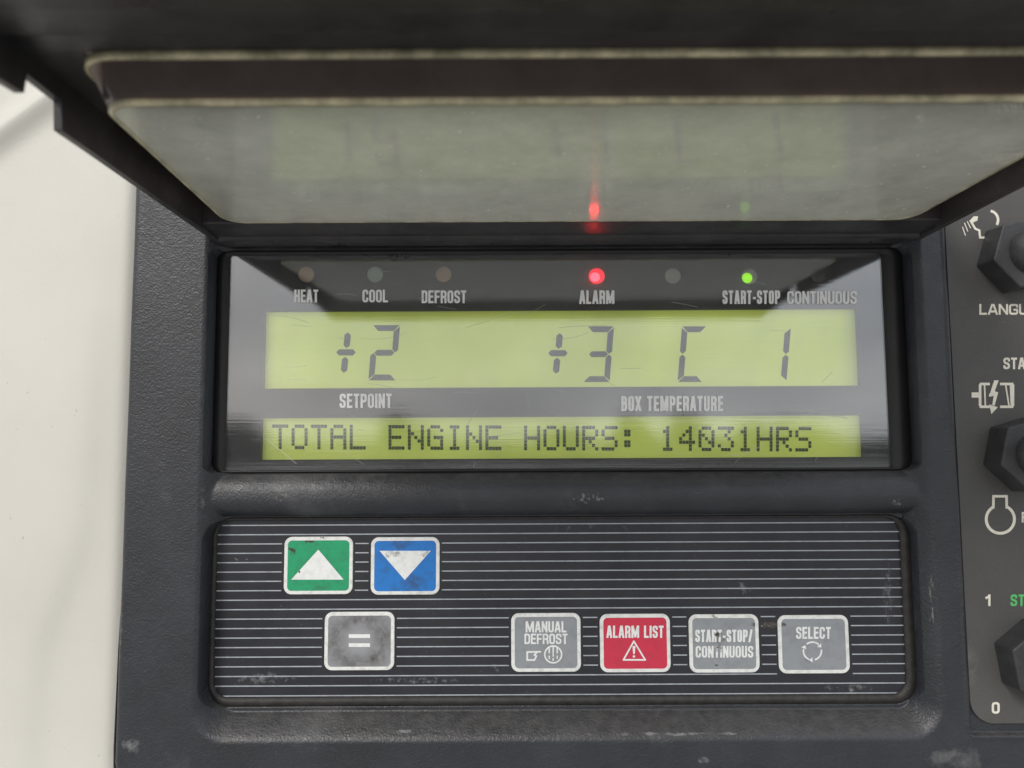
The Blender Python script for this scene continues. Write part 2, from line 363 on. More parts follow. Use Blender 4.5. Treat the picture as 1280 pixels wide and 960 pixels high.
def mat_clear(name, tint, gl_k, gl_add, rough, haze, haze_col, haze_scale, scr, glow_rough=None, thru=(1, 1, 1)):
    """clear plastic without refraction: transparent + mirror by Fresnel + a film of dust"""
    b = NB(name)
    tr = b.n('ShaderNodeBsdfTransparent'); tr.inputs[0].default_value = (*thru, 1)
    nrm = b.bump(b.noise(300, 3, .6, (.06, 1, 12)), scr, .00008)
    nrm = b.bump(b.noise(18, 2), scr * .6, .0012, nrm)
    fr = b.n('ShaderNodeFresnel'); fr.inputs['IOR'].default_value = 1.5
    gl = b.n('ShaderNodeBsdfGlossy'); gl.inputs['Roughness'].default_value = rough; gl.inputs['Color'].default_value = (*tint, 1)
    b.t.links.new(nrm, gl.inputs['Normal'])
    fac = b.math('ADD', b.math('MULTIPLY', fr.outputs[0], gl_k), gl_add, True)
    gsh = gl.outputs[0]
    if glow_rough:
        g2 = b.n('ShaderNodeBsdfGlossy'); g2.inputs['Roughness'].default_value = glow_rough; g2.inputs['Color'].default_value = (*tint, 1); g2.inputs['Anisotropy'].default_value = .72
        tg = b.n('ShaderNodeCombineXYZ'); tg.inputs[0].default_value = 1.0; b.t.links.new(tg.outputs[0], g2.inputs['Tangent'])
        mg = b.n('ShaderNodeMixShader'); mg.inputs[0].default_value = .5
        b.t.links.new(gsh, mg.inputs[1]); b.t.links.new(g2.outputs[0], mg.inputs[2]); gsh = mg.outputs[0]
    df = b.n('ShaderNodeBsdfDiffuse'); df.inputs[0].default_value = (*haze_col, 1)
    tl = b.n('ShaderNodeBsdfTranslucent'); tl.inputs[0].default_value = (*haze_col, 1)
    dm = b.n('ShaderNodeMixShader'); dm.inputs[0].default_value = .72 if haze > .4 else .5
    b.t.links.new(df.outputs[0], dm.inputs[1]); b.t.links.new(tl.outputs[0], dm.inputs[2])
    hz = b.math('MULTIPLY', b.ramp(b.noise(haze_scale, 6, .7), .30, .70, .82, 1.14), haze)
    sp = b.ramp(b.noise(800, 3, .6), .69, .74, 0, .9 if haze > .4 else .12)
    hair = b.ramp(b.noise(240, 6, .8, (1.5, .3, 1), 2.0), .60, .70, 0, .85 if haze > .4 else .0)
    hz = b.math('MAXIMUM', b.math('MAXIMUM', hz, sp), hair)
    m1 = b.n('ShaderNodeMixShader'); b.t.links.new(hz, m1.inputs[0]); b.t.links.new(tr.outputs[0], m1.inputs[1]); b.t.links.new(dm.outputs[0], m1.inputs[2])
    m2 = b.n('ShaderNodeMixShader'); b.t.links.new(fac, m2.inputs[0]); b.t.links.new(m1.outputs[0], m2.inputs[1]); b.t.links.new(gsh, m2.inputs[2])
    return b.done(m2.outputs[0])
M_glass = mat_clear('clear_display_window', (.95, .97, 1.0), 1.9, .045, .014, .045, (.75, .75, .75), 120, .055)
M_pane = mat_clear('dusty_clear_cover', (.95, .97, .93), 1.0, .0, .015, .60, (.86, .86, .80), 90, .012, .13, (.93, .93, .89))
M_pane_wall = mat_clear('clear_cover_side', (.95, .93, .9), .8, .0, .12, .72, (.48, .40, .375), 90, .10, None, (.65, .55, .50))
def mat_cover():
    b = NB('black_cover_plastic')
    c = b.mix(b.ramp(b.noise(38, 5, .65), .35, .65), (.022, .021, .023), (.052, .049, .050))
    c = b.mix(b.ramp(b.noise(420, 5, .75), .60, .78, 0, .45), c, (.20, .19, .18))
    nrm = b.bump(b.noise(1100, 3, .6), .3, .0002); nrm = b.bump(b.noise(25, 2), .3, .002, nrm)
    return b.done(b.bsdf(c, b.ramp(b.noise(70, 4, .6), .3, .7, .26, .55), spec=.4, normal=nrm))
M_edge = mat_simple('yellowed_clear_edge', (.74, .68, .45), .35, .2, 600, .6, vs=200)
M_cover = mat_cover()
def mat_scratch():
    b = NB('pale_scratch'); tr = b.n('ShaderNodeBsdfTransparent'); df = b.n('ShaderNodeBsdfDiffuse'); df.inputs[0].default_value = (.8, .8, .77, 1)
    m = b.n('ShaderNodeMixShader'); m.inputs[0].default_value = .5
    b.t.links.new(tr.outputs[0], m.inputs[1]); b.t.links.new(df.outputs[0], m.inputs[2]); return b.done(m.outputs[0])
def mat_lamp(name, col, s, dark):
    b = NB(name); return b.done(b.bsdf(dark, .25, emis=col, estr=s))
M_red = mat_lamp('red_lamp_lit', (1, .008, .012), 30, (.5, .05, .08))
M_redring = mat_lamp('red_lens_glow', (1, .02, .05), 1.0, (.30, .08, .10))
M_grn = mat_lamp('green_lamp_lit', (.35, 1, .0), .95, (.3, .5, .05))
M_lens = mat_simple('clear_lens_off', (.66, .66, .62), .3, .1, 800, .3)
M_lens_pale = mat_simple('pale_green_lens_off', (.58, .70, .62), .3, .1, 800, .3)
M_lens_amber = mat_simple('amber_lens_off', (.72, .52, .38), .3, .1, 800, .3)
M_lens_dark = mat_simple('dark_lens_off', (.11, .11, .11), .3, .1, 800, .3)
M_ground = mat_simple('concrete_yard', (.42, .41, .39), .9, 0, 1, .3, vs=.6)
M_brown = mat_simple('brown_black_liner', (.075, .058, .052), .6, .2, 500, .35, vs=90)
M_crumb = mat_simple('pale_dirt', (.34, .30, .26), .9)
M_speck = mat_simple('white_speck', (.78, .78, .74), .8)
M_scratch = mat_scratch()
M_trees = mat_simple('far_foliage', (.055, .07, .05), .9, 0, 1, .5, vs=.8)

# ------------------------------------------------------------------ setting out of the picture, seen only in the reflections
bm = bmesh.new(); box(bm, -120, 120, -120, 120, -1.62, -1.60)
o = frombm('ground', bm, M_ground); o['kind'] = 'structure'
bm = bmesh.new(); rnd = random.Random(3)
x = -60.0
while x < 60:
    wd = rnd.uniform(2.2, 6); h = rnd.uniform(.3, 1.7) + 1.6
    if rnd.random() < .72:
        for k in range(7):
            r = rnd.uniform(.25, .42) * h
            mt = Matrix.Translation((x + rnd.uniform(-.4, .4) * wd, -42 + rnd.uniform(-2, 2), -1.6 + h * rnd.uniform(.3, .75))) @ Matrix.Diagonal((r * 1.1, r, r * .8, 1))
            bmesh.ops.create_icosphere(bm, subdivisions=2, radius=1, matrix=mt)
    x += wd
for v in bm.verts: v.co += Vector((rnd.uniform(-.25, .25), 0, rnd.uniform(-.25, .25)))
box(bm, -60, 60, -47, -46, -1.6, 0.1)
o = frombm('tree_line', bm, M_trees); o['kind'] = 'stuff'; o['label'] = 'far dark tree line mirrored in the glossy display window'; o['category'] = 'trees'

# ------------------------------------------------------------------ white body panel
XL = -113.0 * mm
ZTOP = 90 * mm
def wall_depth(X, Z):
    """relief of the white panel in millimetres behind the front face"""
    X = X / mm; Z = Z / mm
    d = np.full_like(X, 5.0)
    e = -124 - 14 * (1 / (1 + np.exp((Z + 45) / 9.0)))         # soft raised field, edge wandering left lower down
    d -= 1.6 / (1 + np.exp((X - e) / 2.2)) * (1 / (1 + np.exp((Z - 30) / 14)))
    # raised rounded ridge running up to the right at the top left
    s = (Z - 100.5) - (X + 149) * .77
    s = s * .8
    d -= 3.2 * np.exp(-(s / 4.0) ** 2)
    d -= .5 * np.clip(s / 30, 0, 4) 
    # rolled edge beside the control panel
    d += 2.2 * np.exp(-((X + 113.3) / 2.6) ** 2) * (Z < 90)
    return d * mm
def grid_mesh(xs2, zs2, dep):
    nz_, nx_ = xs2.shape
    v = np.stack([xs2, dep, zs2], -1).reshape(-1, 3)
    i = np.arange(nz_ * nx_).reshape(nz_, nx_)
    f = np.stack([i[:-1, :-1], i[:-1, 1:], i[1:, 1:], i[1:, :-1]], -1).reshape(-1, 4)
    return v, f
def mk(name, vs, fs, mat, parent=None, smooth=True):
    me = bpy.data.meshes.new(name)
    nv, nf = len(vs), len(fs)
    me.vertices.add(nv); me.vertices.foreach_set('co', vs.astype('f').ravel())
    me.loops.add(nf * 4); me.loops.foreach_set('vertex_index', fs.astype('i').ravel())
    me.polygons.add(nf); me.polygons.foreach_set('loop_start', np.arange(nf, dtype='i') * 4)
    me.update(calc_edges=True); me.validate()
    return link(name, me, mat, parent, smooth)
zs = np.concatenate([np.arange(-200, -110, 3), np.arange(-110, 150, .8), np.arange(150, 330, 4)]) * mm
ts = np.concatenate([np.linspace(0, .55, 20)[:-1], np.linspace(.55, 1, 200)])
edge = np.interp(zs / mm, [-110, -98, -88, -60, -35, -15, 0, 300], [-114.2, -115.6, -115.8, -115.6, -115.0, -113.6, -113.25, -113.25]) * mm
Xg = (-400 * mm) + ts[None, :] * (edge[:, None] + 400 * mm); Zg = np.repeat(zs[:, None], len(ts), 1)
v1, f1 = grid_mesh(Xg, Zg, wall_depth(Xg, Zg))
# rolled lip at the edge: last column turned back
xs = np.arange(-113.25, 330, 3) * mm; zt = np.arange(90, 330, 3) * mm
Xg2, Zg2 = np.meshgrid(xs, zt)
v2, f2 = grid_mesh(Xg2, Zg2, wall_depth(Xg2, Zg2))
lip0 = v1.reshape(len(zs), len(ts), 3)[:, -1, :]; lip1 = lip0 + np.array([-.6 * mm, 8 * mm, 0])
vl = np.concatenate([lip0, lip1]); n_ = len(zs); ii = np.arange(n_ - 1)
fl = np.stack([ii, ii + n_, ii + n_ + 1, ii + 1], -1)
vb = np.array([(-122, 16.5, -200), (330, 16.5, -200), (330, 16.5, 92), (-122, 16.5, 92)]) * mm      # the panel carries on behind the unit
nb = len(v1) + len(v2) + len(vl)
body = mk('white_body_panel', np.concatenate([v1, v2, vl, vb]), np.concatenate([f1, f2 + len(v1), fl + len(v1) + len(v2), np.array([[nb, nb + 1, nb + 2, nb + 3]])]), M_wall)
body['label'] = 'smooth white painted body panel with a slanting ridge, left of the black control unit'; body['category'] = 'body panel'

# ------------------------------------------------------------------ control unit housing
unit = root('control_panel', (0, 0, -98 * mm), 'black plastic control unit with green displays, red alarm light, coloured buttons and its cover lifted', 'control panel')
def sdrr(X, Z, x0, z0, x1, z1, r):
    cx, cz, hx, hz = (x0 + x1) / 2, (z0 + z1) / 2, (x1 - x0) / 2, (z1 - z0) / 2
    qx = np.abs(X - cx) - hx + r; qz = np.abs(Z - cz) - hz + r
    return np.hypot(np.maximum(qx, 0), np.maximum(qz, 0)) + np.minimum(np.maximum(qx, qz), 0) - r
def sst(t): t = np.clip(t, 0, 1); return t * t * (3 - 2 * t)
RX0, RX1 = at(243, 700, 0)[0] / mm, at(1168, 600, 0)[0] / mm
RZ0 = at(640, 929, 0)[1] / mm
WIN = [v / mm for v in rect(268, 312, 1134, 589, 6.5)]
KEY = [v / mm for v in rect(261, 646, 1143, 882, 6.5)]
BZ1, BZ0 = at(640, 591, 6)[1] / mm, at(640, 645, 6)[1] / mm
PX0 = at(1199, 600, 0)[0] / mm; PZ0 = at(1250, 905, 0)[1] / mm; LZ = at(1250, 919, 0)[1] / mm
print('REC', RX0, RX1, RZ0, 'WIN', WIN, 'KEY', KEY, 'BAR', BZ1, BZ0, 'PLATE', PX0, PZ0)
def house_depth(X, Z):
    sdr = sdrr(X, Z, RX0, RZ0, RX1, 84, 10)
    wS = 6.4
    t = np.clip(-sdr / wS, 0, 1)
    rec = 7.0 * (1 - (1 - t) ** 1.0) ** 1.0
    rec = 7.0 * (.5 * sst(t) + .5 * (1 - np.sqrt(1 - .985 * t * t)) / (1 - math.sqrt(.015)))
    # bar between the window and the keypad
    zc = (BZ0 + BZ1) / 2 + .3; hw = (BZ1 - BZ0) / 2
    u = np.clip(np.abs((Z - zc) / hw), 0, 1)
    bar = 7.0 - 4.8 * (1 - u ** 2.3) ** .62 + .10 * (Z - zc) * (u < 1)
    k = .8
    h = np.clip(.5 + .5 * (bar - rec) / k, 0, 1)
    d = bar * (1 - h) + rec * h - k * h * (1 - h)
    d = np.where(u >= 1, rec, np.maximum(d, -5))
    for R, r in ((WIN, 3.0), (KEY, 6.5)):
        s = sdrr(X, Z, R[0], R[1], R[2], R[3], r)
        d = d + (11.0 - d) * np.clip(-s / .35, 0, 1)
    # thin seam line round the keypad corner
    # outer edge
    so = sdrr(X, Z, -113, -98, 230, ZTOP / mm, 9)
    e = np.clip((so + 2.4) / 2.4, 0, 1)
    d = d + 2.4 * (1 - np.sqrt(1 - e ** 2 * .999))
    d = np.where(so > 0, 14.0, d)
    # strip beside the switch plate: faint raised rim, then the sunk field that takes the plate
    d = d - .35 * np.exp(-((X - (PX0 - 1.1)) / .5) ** 2) * (Z > LZ + 2)
    sp = sdrr(X, Z, PX0 - .4, LZ, 260, 120, 1.0)
    d = d + 1.3 * np.clip(-sp / .4, 0, 1)
    d = d - .3 * np.exp(-((Z - LZ + .6) / .6) ** 2) * (X > PX0)
    # slight unevenness
    d = d + .10 * np.sin(X * .11 + 1) * np.sin(Z * .13)
    return d
xs = np.unique(np.concatenate([np.arange(-113.2, -110, .2), np.arange(-110, RX0 - 1, 1.), np.arange(RX0 - 1, WIN[0] + 3, .3), np.arange(WIN[0] + 3, KEY[2] - 8, .8),
     np.arange(KEY[2] - 8, PX0 + 2, .25), np.arange(PX0 + 2, 232, 2.)]).round(3))
zs = np.unique(np.concatenate([np.arange(-98.4, -94, .25), np.arange(-94, KEY[1] + 8, .3), np.arange(KEY[1] + 8, BZ0 - 1, .8), np.arange(BZ0 - 1, BZ1 + 3.5, .25), np.arange(BZ1 + 3.5, 91, .7)]).round(3))
Xg, Zg = np.meshgrid(xs, zs)
v, f = grid_mesh(Xg * mm, Zg * mm, house_depth(Xg, Zg) * mm)
housing = mk('housing', v, f, M_house, unit)

# foam strip between the unit and the white panel
bm = bmesh.new()
pts = [(-113.2, -99), (-112.6, 88), (-114.2, 88), (-114.5, 0), (-118, -30), (-118, -97), (-114, -106), (-60, -106), (-60, -99)]
prism(bm, [(a * mm, b * mm) for a, b in pts], 6.5 * mm, 12 * mm)
frombm('foam_seal', bm, M_foam, unit)

# ------------------------------------------------------------------ display window
dsp = frombm.__call__
bm = bmesh.new()
W = [v * mm for v in WIN]
ring(bm, rr(W[0] + .4 * mm, W[1] + .1 * mm, W[2] - .4 * mm, W[3], 2.6 * mm), rr(W[0] + 3.6 * mm, W[1] + .7 * mm, W[2] - 5.8 * mm, W[3] - 1.1 * mm, .8 * mm), 6.2 * mm, 10.5 * mm, 7.0 * mm)
frombm('window_seal', bm, M_rubber, unit, True)
DM = 9.0
bm = bmesh.new()
c1 = rect(331, 388, 1072, 484, DM); c2 = rect(327.5, 521, 1077, 573, DM)
def maskbox(x0, x1, z0, z1): box(bm, x0, x1, DM * mm, (DM + .8) * mm, z0, z1)
x0_, x1_ = W[0] + .5 * mm, W[2] - .5 * mm
maskbox(x0_, x1_, c1[3], W[3]); maskbox(x0_, x1_, c2[3], c1[1]); maskbox(x0_, x1_, W[1], c2[1])
for c_ in (c1, c2):
    maskbox(x0_, c_[0], c_[1], c_[3]); maskbox(c_[2], x1_, c_[1], c_[3])
mask = frombm('display_mask', bm, M_mask, unit)
DM = 9.0   # depth of the printed mask behind the window
bm = bmesh.new(); g0 = rect(284, 316, 1113, 588, 7.6)
prism(bm, rr(*g0, .8 * mm), 7.5 * mm, 7.9 * mm)
window = frombm('display_window', bm, M_glass, unit)

rnd = random.Random(5); bm = bmesh.new()
for px, py, n_, sp_ in ((492, 323, 26, 9), (396, 321, 12, 9), (462, 320, 12, 8), (508, 320, 10, 6), (915, 320, 8, 6), (700, 319, 6, 10)):
    for k in range(n_):
        a_ = px + rnd.gauss(0, sp_ * .5); dy_ = abs(rnd.gauss(0, 1)) * (6 if px == 492 and abs(a_ - 493) < 3 else 2.2)
        c = at(a_, 317.5 + min(dy_, 11), 7.45); r = rnd.uniform(.1, .34) * mm
        prism(bm, [(c[0] + r * rnd.uniform(.6, 1.3) * math.cos(t * 1.05), c[1] + r * rnd.uniform(.5, 1.1) * math.sin(t * 1.05)) for t in range(6)], (7.42 - .0015 * k) * mm, 7.49 * mm)
o = frombm('peeled_flecks', bm, M_rubber, unit); o['kind'] = 'stuff'
bm = bmesh.new(); rnd = random.Random(21)
for i in range(46):
    x, y = rnd.uniform(300, 1095), rnd.uniform(330, 580); a_ = rnd.choice([rnd.gauss(0, .12), rnd.gauss(.1, .2), rnd.uniform(0, 3.1)]); n_ = rnd.randint(3, 9); st = rnd.uniform(3, 11); wv = rnd.uniform(.10, .28); P = []
    if i < 4: x, y, a_, n_, st = 960 + i * 6, 505 + i * 3, .12, 9, 12
    cu = rnd.gauss(0, .05)
    for t in range(n_):
        if 296 < x < 1104 and 322 < y < 584: P.append((x, y, a_))
        x += st * math.cos(a_); y += st * math.sin(a_); a_ += cu
    for (xa, ya, aa), (xb, yb, ab) in zip(P, P[1:]):
        q = [at(u, v_, 7.46) for u, v_ in ((xa - wv * math.sin(aa), ya + wv * math.cos(aa)), (xb - wv * math.sin(ab), yb + wv * math.cos(ab)), (xb + wv * math.sin(ab), yb - wv * math.cos(ab)), (xa + wv * math.sin(aa), ya - wv * math.cos(aa)))]
        bm.faces.new([bm.verts.new((a0, (7.462 - .0006 * i) * mm, b0)) for a0, b0 in q])
for i in range(90):
    c = at(rnd.uniform(298, 1100), rnd.choice([rnd.uniform(325, 582), rnd.uniform(570, 586)]), 7.4); r = rnd.uniform(.04, .11) * mm
    bm.faces.new([bm.verts.new((c[0] + r * rnd.uniform(.6, 1.3) * math.cos(t * 1.257), (7.43 - .0003 * i) * mm, c[1] + r * rnd.uniform(.6, 1.3) * math.sin(t * 1.257))) for t in range(5)])
o = frombm('fine_scratches', bm, M_scratch, window); o['kind'] = 'stuff'
SEG = {}
def seg_poly(kind, x, y, w_, h_, t, g, sl):
    """one segment outline of a slanted seven segment digit, box x..x+w_, y (top)..y+h_ in photo pixels"""
    m = h_ / 2
    if kind == 'a': p = [(0 + g, 0), (w_ - g, 0), (w_ - t, t), (t, t)]
    if kind == 'd': p = [(t, h_ - t), (w_ - t, h_ - t), (w_ - g, h_), (g, h_)]
    if kind == 'g': p = [(t * .55 + g, m), (t + g, m - t / 2), (w_ - t - g, m - t / 2), (w_ - t * .55 - g, m), (w_ - t - g, m + t / 2), (t + g, m + t / 2)]
    if kind == 'f': p = [(0, g + 1), (t, t + g), (t, m - t / 2 - g), (t / 2, m - g * .5), (0, m - t / 2)]
    if kind == 'b': p = [(w_, g + 1), (w_, m - t / 2), (w_ - t / 2, m - g * .5), (w_ - t, m - t / 2 - g), (w_ - t, t + g)]
    if kind == 'e': p = [(0, h_ - g - 1), (0, m + t / 2), (t / 2, m + g * .5), (t, m + t / 2 + g), (t, h_ - t - g)]
    if kind == 'c': p = [(w_, h_ - g - 1), (w_ - t, h_ - t - g), (w_ - t, m + t / 2 + g), (w_ - t / 2, m + g * .5), (w_, m + t / 2)]
    return [(x + q[0] + sl * (1 - q[1] / h_), y + q[1]) for q in p]
def capsule(x0, y0, x1, y1, t):
    dx, dy = x1 - x0, y1 - y0; L = math.hypot(dx, dy); ux, uy = dx / L, dy / L; nx_, ny_ = -uy * t / 2, ux * t / 2; c = t * .42
    return [(x0, y0), (x0 + ux * c + nx_, y0 + uy * c + ny_), (x1 - ux * c + nx_, y1 - uy * c + ny_), (x1, y1), (x1 - ux * c - nx_, y1 - uy * c - ny_), (x0 + ux * c - nx_, y0 + uy * c - ny_)]
def px_poly(bm, pts, d, th=.05, mi=0):
    q = [at(a, b, d) for a, b in pts]
    prism(bm, q, (d - th) * mm, (d - .01) * mm, mi)

bm = bmesh.new(); box(bm, c1[0] - 2 * mm, c1[2] + 2 * mm, (DM + 1.6) * mm, (DM + 1.9) * mm, c1[1] - 2 * mm, c1[3] + 2 * mm)
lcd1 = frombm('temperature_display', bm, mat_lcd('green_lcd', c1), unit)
lcd1['label'] = 'upper green display reading +2 and +3 C 1'
LD = DM + 1.25
def digit(segs, x, y, w_, h_, sl=5.5, t=7.2, g=.7):
    bm = bmesh.new()
    for s in segs: px_poly(bm, seg_poly(s, x, y, w_, h_, t, g, sl), LD)
    return frombm('digit', bm, M_seg, lcd1)
digit('abged', 460.5, 406.5, 34, 69)
digit('abgcd', 729, 408, 33, 69.5)
digit('afed', 847, 408, 30.5, 69.5)
digit('bc', 950, 409, 33, 68)
for cx, cy in ((432.5, 440.5), (697.5, 441.5)):
    bm = bmesh.new()
    px_poly(bm, capsule(cx - 12, cy, cx + 12, cy, 7.6), LD)
    px_poly(bm, capsule(cx + 2.4, cy - 25, cx + .6, cy - 5.4, 7.8), LD)
    px_poly(bm, capsule(cx - .8, cy + 5.6, cx - 2.8, cy + 25.5, 7.8), LD)
    frombm('plus_sign', bm, M_seg, lcd1)
bm = bmesh.new(); box(bm, c2[0] - 2 * mm, c2[2] + 2 * mm, (DM + 1.6) * mm, (DM + 1.9) * mm, c2[1] - 2 * mm, c2[3] + 2 * mm)
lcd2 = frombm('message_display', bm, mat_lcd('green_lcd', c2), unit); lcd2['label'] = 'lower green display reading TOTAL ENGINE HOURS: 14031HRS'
G = {'T': "#####,..#..,..#..,..#..,..#..,..#..,..#..", 'O': ".###.,#...#,#...#,#...#,#...#,#...#,.###.", 'A': ".###.,#...#,#...#,#####,#...#,#...#,#...#",
     'L': "#....,#....,#....,#....,#....,#....,#####", 'E': "#####,#....,#....,####.,#....,#....,#####", 'N': "#...#,#...#,##..#,#.#.#,#..##,#...#,#...#",
     'G': ".###.,#...#,#....,#.###,#...#,#...#,.####", 'I': ".###.,..#..,..#..,..#..,..#..,..#..,.###.", 'H': "#...#,#...#,#...#,#####,#...#,#...#,#...#",
     'U': "#...#,#...#,#...#,#...#,#...#,#...#,.###.", 'R': "####.,#...#,#...#,####.,#.#..,#..#.,#...#", 'S': ".####,#....,#....,.###.,....#,....#,####.",
     ':': ".....,.##..,.##..,.....,.##..,.##..,.....", '1': "..#..,.##..,..#..,..#..,..#..,..#..,.###.", '4': "...#.,..##.,.#.#.,#..#.,#####,...#.,...#.",
     '0': ".###.,#...#,##..#,#.#.#,#..##,#...#,.###.", '3': "#####,...#.,..#..,...#.,....#,#...#,.###.", ' ': ",,,,,,"}
msg = "TOTAL ENGINE HOURS: 14031HRS"
wi = 0; bm = None
px0, pitch, py0 = 340.3, 24.22, 530.6
def flush():
    global bm
    if bm is not None: frombm('word', bm, M_dot, lcd2); bm = None
for i, ch in enumerate(msg):
    if ch == ' ': flush(); continue
    if bm is None: bm = bmesh.new()
    for r, row in enumerate(G[ch].split(',')):
        for c, k in enumerate(row):
            if k == '#':
                x = px0 + i * pitch + c * 4.05; y = py0 + r * 4.45 + (x - 340) * .0045
                px_poly(bm, [(x, y), (x + 3.72, y), (x + 3.72, y + 4.1), (x, y + 4.1)], LD)
flush()

for s, b_ in (('HEAT', (368, 362, 398, 378)), ('COOL', (453, 362, 485, 378)), ('DEFROST', (527, 363, 583, 379)), ('ALARM', (724, 363, 768, 380)),
              ('START-STOP', (903, 363, 975, 380)), ('CONTINUOUS', (984, 364, 1071, 380)), ('SETPOINT', (424.5, 492, 490, 510)), ('BOX TEMPERATURE', (776.5, 495, 904, 514))):
    text('lettering', s, b_, 7.5, M_white_print, window)

# indicator lamps
def dome(name, px, py, rpx, d, mats, parent, hgt=.5, seg=24):
    c = at(px, py, d); r = rpx / F * (D + d * mm); bm = bmesh.new(); rows = []
    for k in range(6):
        a = math.pi / 2 * k / 5; rad = r * math.cos(a) if k < 5 else 0
        if k == 5: rows.append([bm.verts.new((c[0], d * mm - hgt * mm, c[1]))]); break
        rows.append([bm.verts.new((c[0] + rad * math.cos(2 * math.pi * i / seg), d * mm - hgt * mm * math.sin(a), c[1] + rad * math.sin(2 * math.pi * i / seg))) for i in range(seg)])
    for k in range(4):
        for i in range(seg): bm.faces.new([rows[k][i], rows[k][(i + 1) % seg], rows[k + 1][(i + 1) % seg], rows[k + 1][i]])
    for i in range(seg): bm.faces.new([rows[4][i], rows[4][(i + 1) % seg], rows[5][0]])
    return frombm(name, bm, mats, parent, True)
for px, py, m, lab in ((383, 343, M_lens_amber, 'unlit brownish lamp above HEAT'), (469, 343, M_lens_pale, 'unlit pale green lamp above COOL'), (554.5, 343, M_lens_amber, 'unlit amber lamp above DEFROST'),
                  (746, 345, M_redring, 'lit red lamp above ALARM'), (841, 345, M_lens, 'unlit clear lamp right of the red lamp'), (937, 345.5, M_lens, 'lit green lamp above START-STOP'),
                  (1024, 345, M_lens_dark, 'unlit dark lamp above CONTINUOUS')):
    L = dome('indicator_lamp', px, py, 10.2, DM, m, unit); L['label'] = lab
    if px == 746: dome('glow_core', px - 2.0, py + 1.5, 6.2, DM - .30, M_red, L, .5)
    if px == 937: dome('glow_core', px - 3.0, py + 2.0, 6.6, DM - .36, M_grn, L, .4)

# ------------------------------------------------------------------ keypad
K = [v * mm for v in KEY]; KD = 8.0
bm = bmesh.new()
ring(bm, rr(K[0] + .25 * mm, K[1] + .25 * mm, K[2] - .25 * mm, K[3] - .1 * mm, 6.3 * mm), rr(K[0] + 1.5 * mm, K[1] + 2.3 * mm, K[2] - 2.7 * mm, K[3] - .7 * mm, 4.6 * mm), 6.7 * mm, 9 * mm, 7.3 * mm)
frombm('keypad_seal', bm, M_seal, unit, True)
bm = bmesh.new(); prism(bm, rr(K[0] + .8 * mm, K[1] + 1 * mm, K[2] - 1 * mm, K[3] - .3 * mm, 5.5 * mm), KD * mm, 10 * mm)
keypad = frombm('keypad', bm, M_keypad, unit)
BUT = [(355, 671, 441, 743), (463.5, 671.5, 549.5, 743.5), (405.5, 765, 493, 838), (639, 766.5, 726, 840), (750, 767.5, 838, 840.5), (861.5, 768, 949, 841), (973, 769, 1061.5, 842)]
bm = bmesh.new()
y_l = [654.5, 666.2, 677.8, 689.4, 701.0, 712.8, 724.5, 736.2, 748.0, 759.8, 771.6, 783.4, 795.3, 807.2, 819.2, 831.2, 843.3, 855.4, 867.8]
for i, y in enumerate(y_l):
    zc = at(640, y + .6, KD)[1]; t = .16 * mm
    xa, xb = at(269 if i < 18 else 272, y, KD)[0], at(1131, y, KD)[0]
    cuts = []
    for b_ in BUT:
        R = rect(*b_, KD)
        if R[1] - .1 * mm < zc < R[3] + .1 * mm: cuts.append((R[0] - .7 * mm, R[2] + .7 * mm))
    a = xa
    for c0, c1 in sorted(cuts): box(bm, a, c0, (KD - .05) * mm, KD * mm - .00001, zc - t, zc + t); a = c1
    box(bm, a, xb, (KD - .05) * mm, KD * mm - .00001, zc - t, zc + t)
frombm('stripes', bm, M_stripe, keypad)
M_bw = mat_print('button_white_border', (.80, .81, .79), [(400, 671, 5, 2, 900, .5, .6), (895, 770, 3, 2, 500, .5, .7)], var=.4)
M_bg = mat_print('button_green', (.020, .34, .155), [(365, 689, 2.2, 2.6, 700, .40, .50), (388, 676, 3.6, 1.6, 700, .42, .52), (400, 735, 8, 3, 500, .50, .8)], var=.45, vs=350)
M_bb = mat_print('button_blue', (.020, .19, .58), [(520, 730, 10, 6, 450, .36, .85), (500, 680, 9, 4, 450, .38, .85)], var=.5, vs=350)
def mat_greyring():
    b = NB('button_grey_rubbed'); c = b.mix(b.ramp(b.noise(500, 4, .7), .4, .8, 0, .2), (.30, .31, .33), (.16, .15, .13))
    p = P3(449, 801, KD); sub = b.n('ShaderNodeVectorMath', operation='SUBTRACT'); b.t.links.new(b.pos, sub.inputs[0]); sub.inputs[1].default_value = p
    dv = b.n('ShaderNodeVectorMath', operation='DIVIDE'); b.t.links.new(sub.outputs[0], dv.inputs[0]); dv.inputs[1].default_value = (9 * mm, 1, 8 * mm)
    ln = b.n('ShaderNodeVectorMath', operation='LENGTH'); b.t.links.new(dv.outputs[0], ln.inputs[0])
    r_ = b.math('MULTIPLY', b.ramp(ln.outputs['Value'], .35, .75), b.ramp(ln.outputs['Value'], 1.35, .85))
    r_ = b.math('MULTIPLY', r_, b.ramp(b.noise(420, 6, .75), .3, .72, .1, 1))
    c = b.mix(b.math('MULTIPLY', r_, 1.0), c, (.07, .063, .055))
    return b.done(b.bsdf(c, .42, normal=b.bump(b.noise(900, 2), .1, .0001)))
M_bgr1 = mat_greyring()
M_bgr = mat_print('button_grey', (.285, .305, .325), [(898, 793, 1.6, 1.4, 900, .32, .45), (900, 800, 4.5, 3.5, 500, .42, .72), (893, 832, 3, 1, 900, .52, .6), (1010, 826, 5, 3, 500, .50, .75), (944, 781, 2.4, 1.3, 500, .30, .6), (979, 781, 2.2, 1.2, 500, .30, .6), (1020, 790, 8, 6, 500, .55, .8)], var=.3, vs=300)
M_br = mat_print('button_red', (.60, .035, .075), [(800, 800, 10, 8, 300, .55, .9)], var=.2, vs=300)
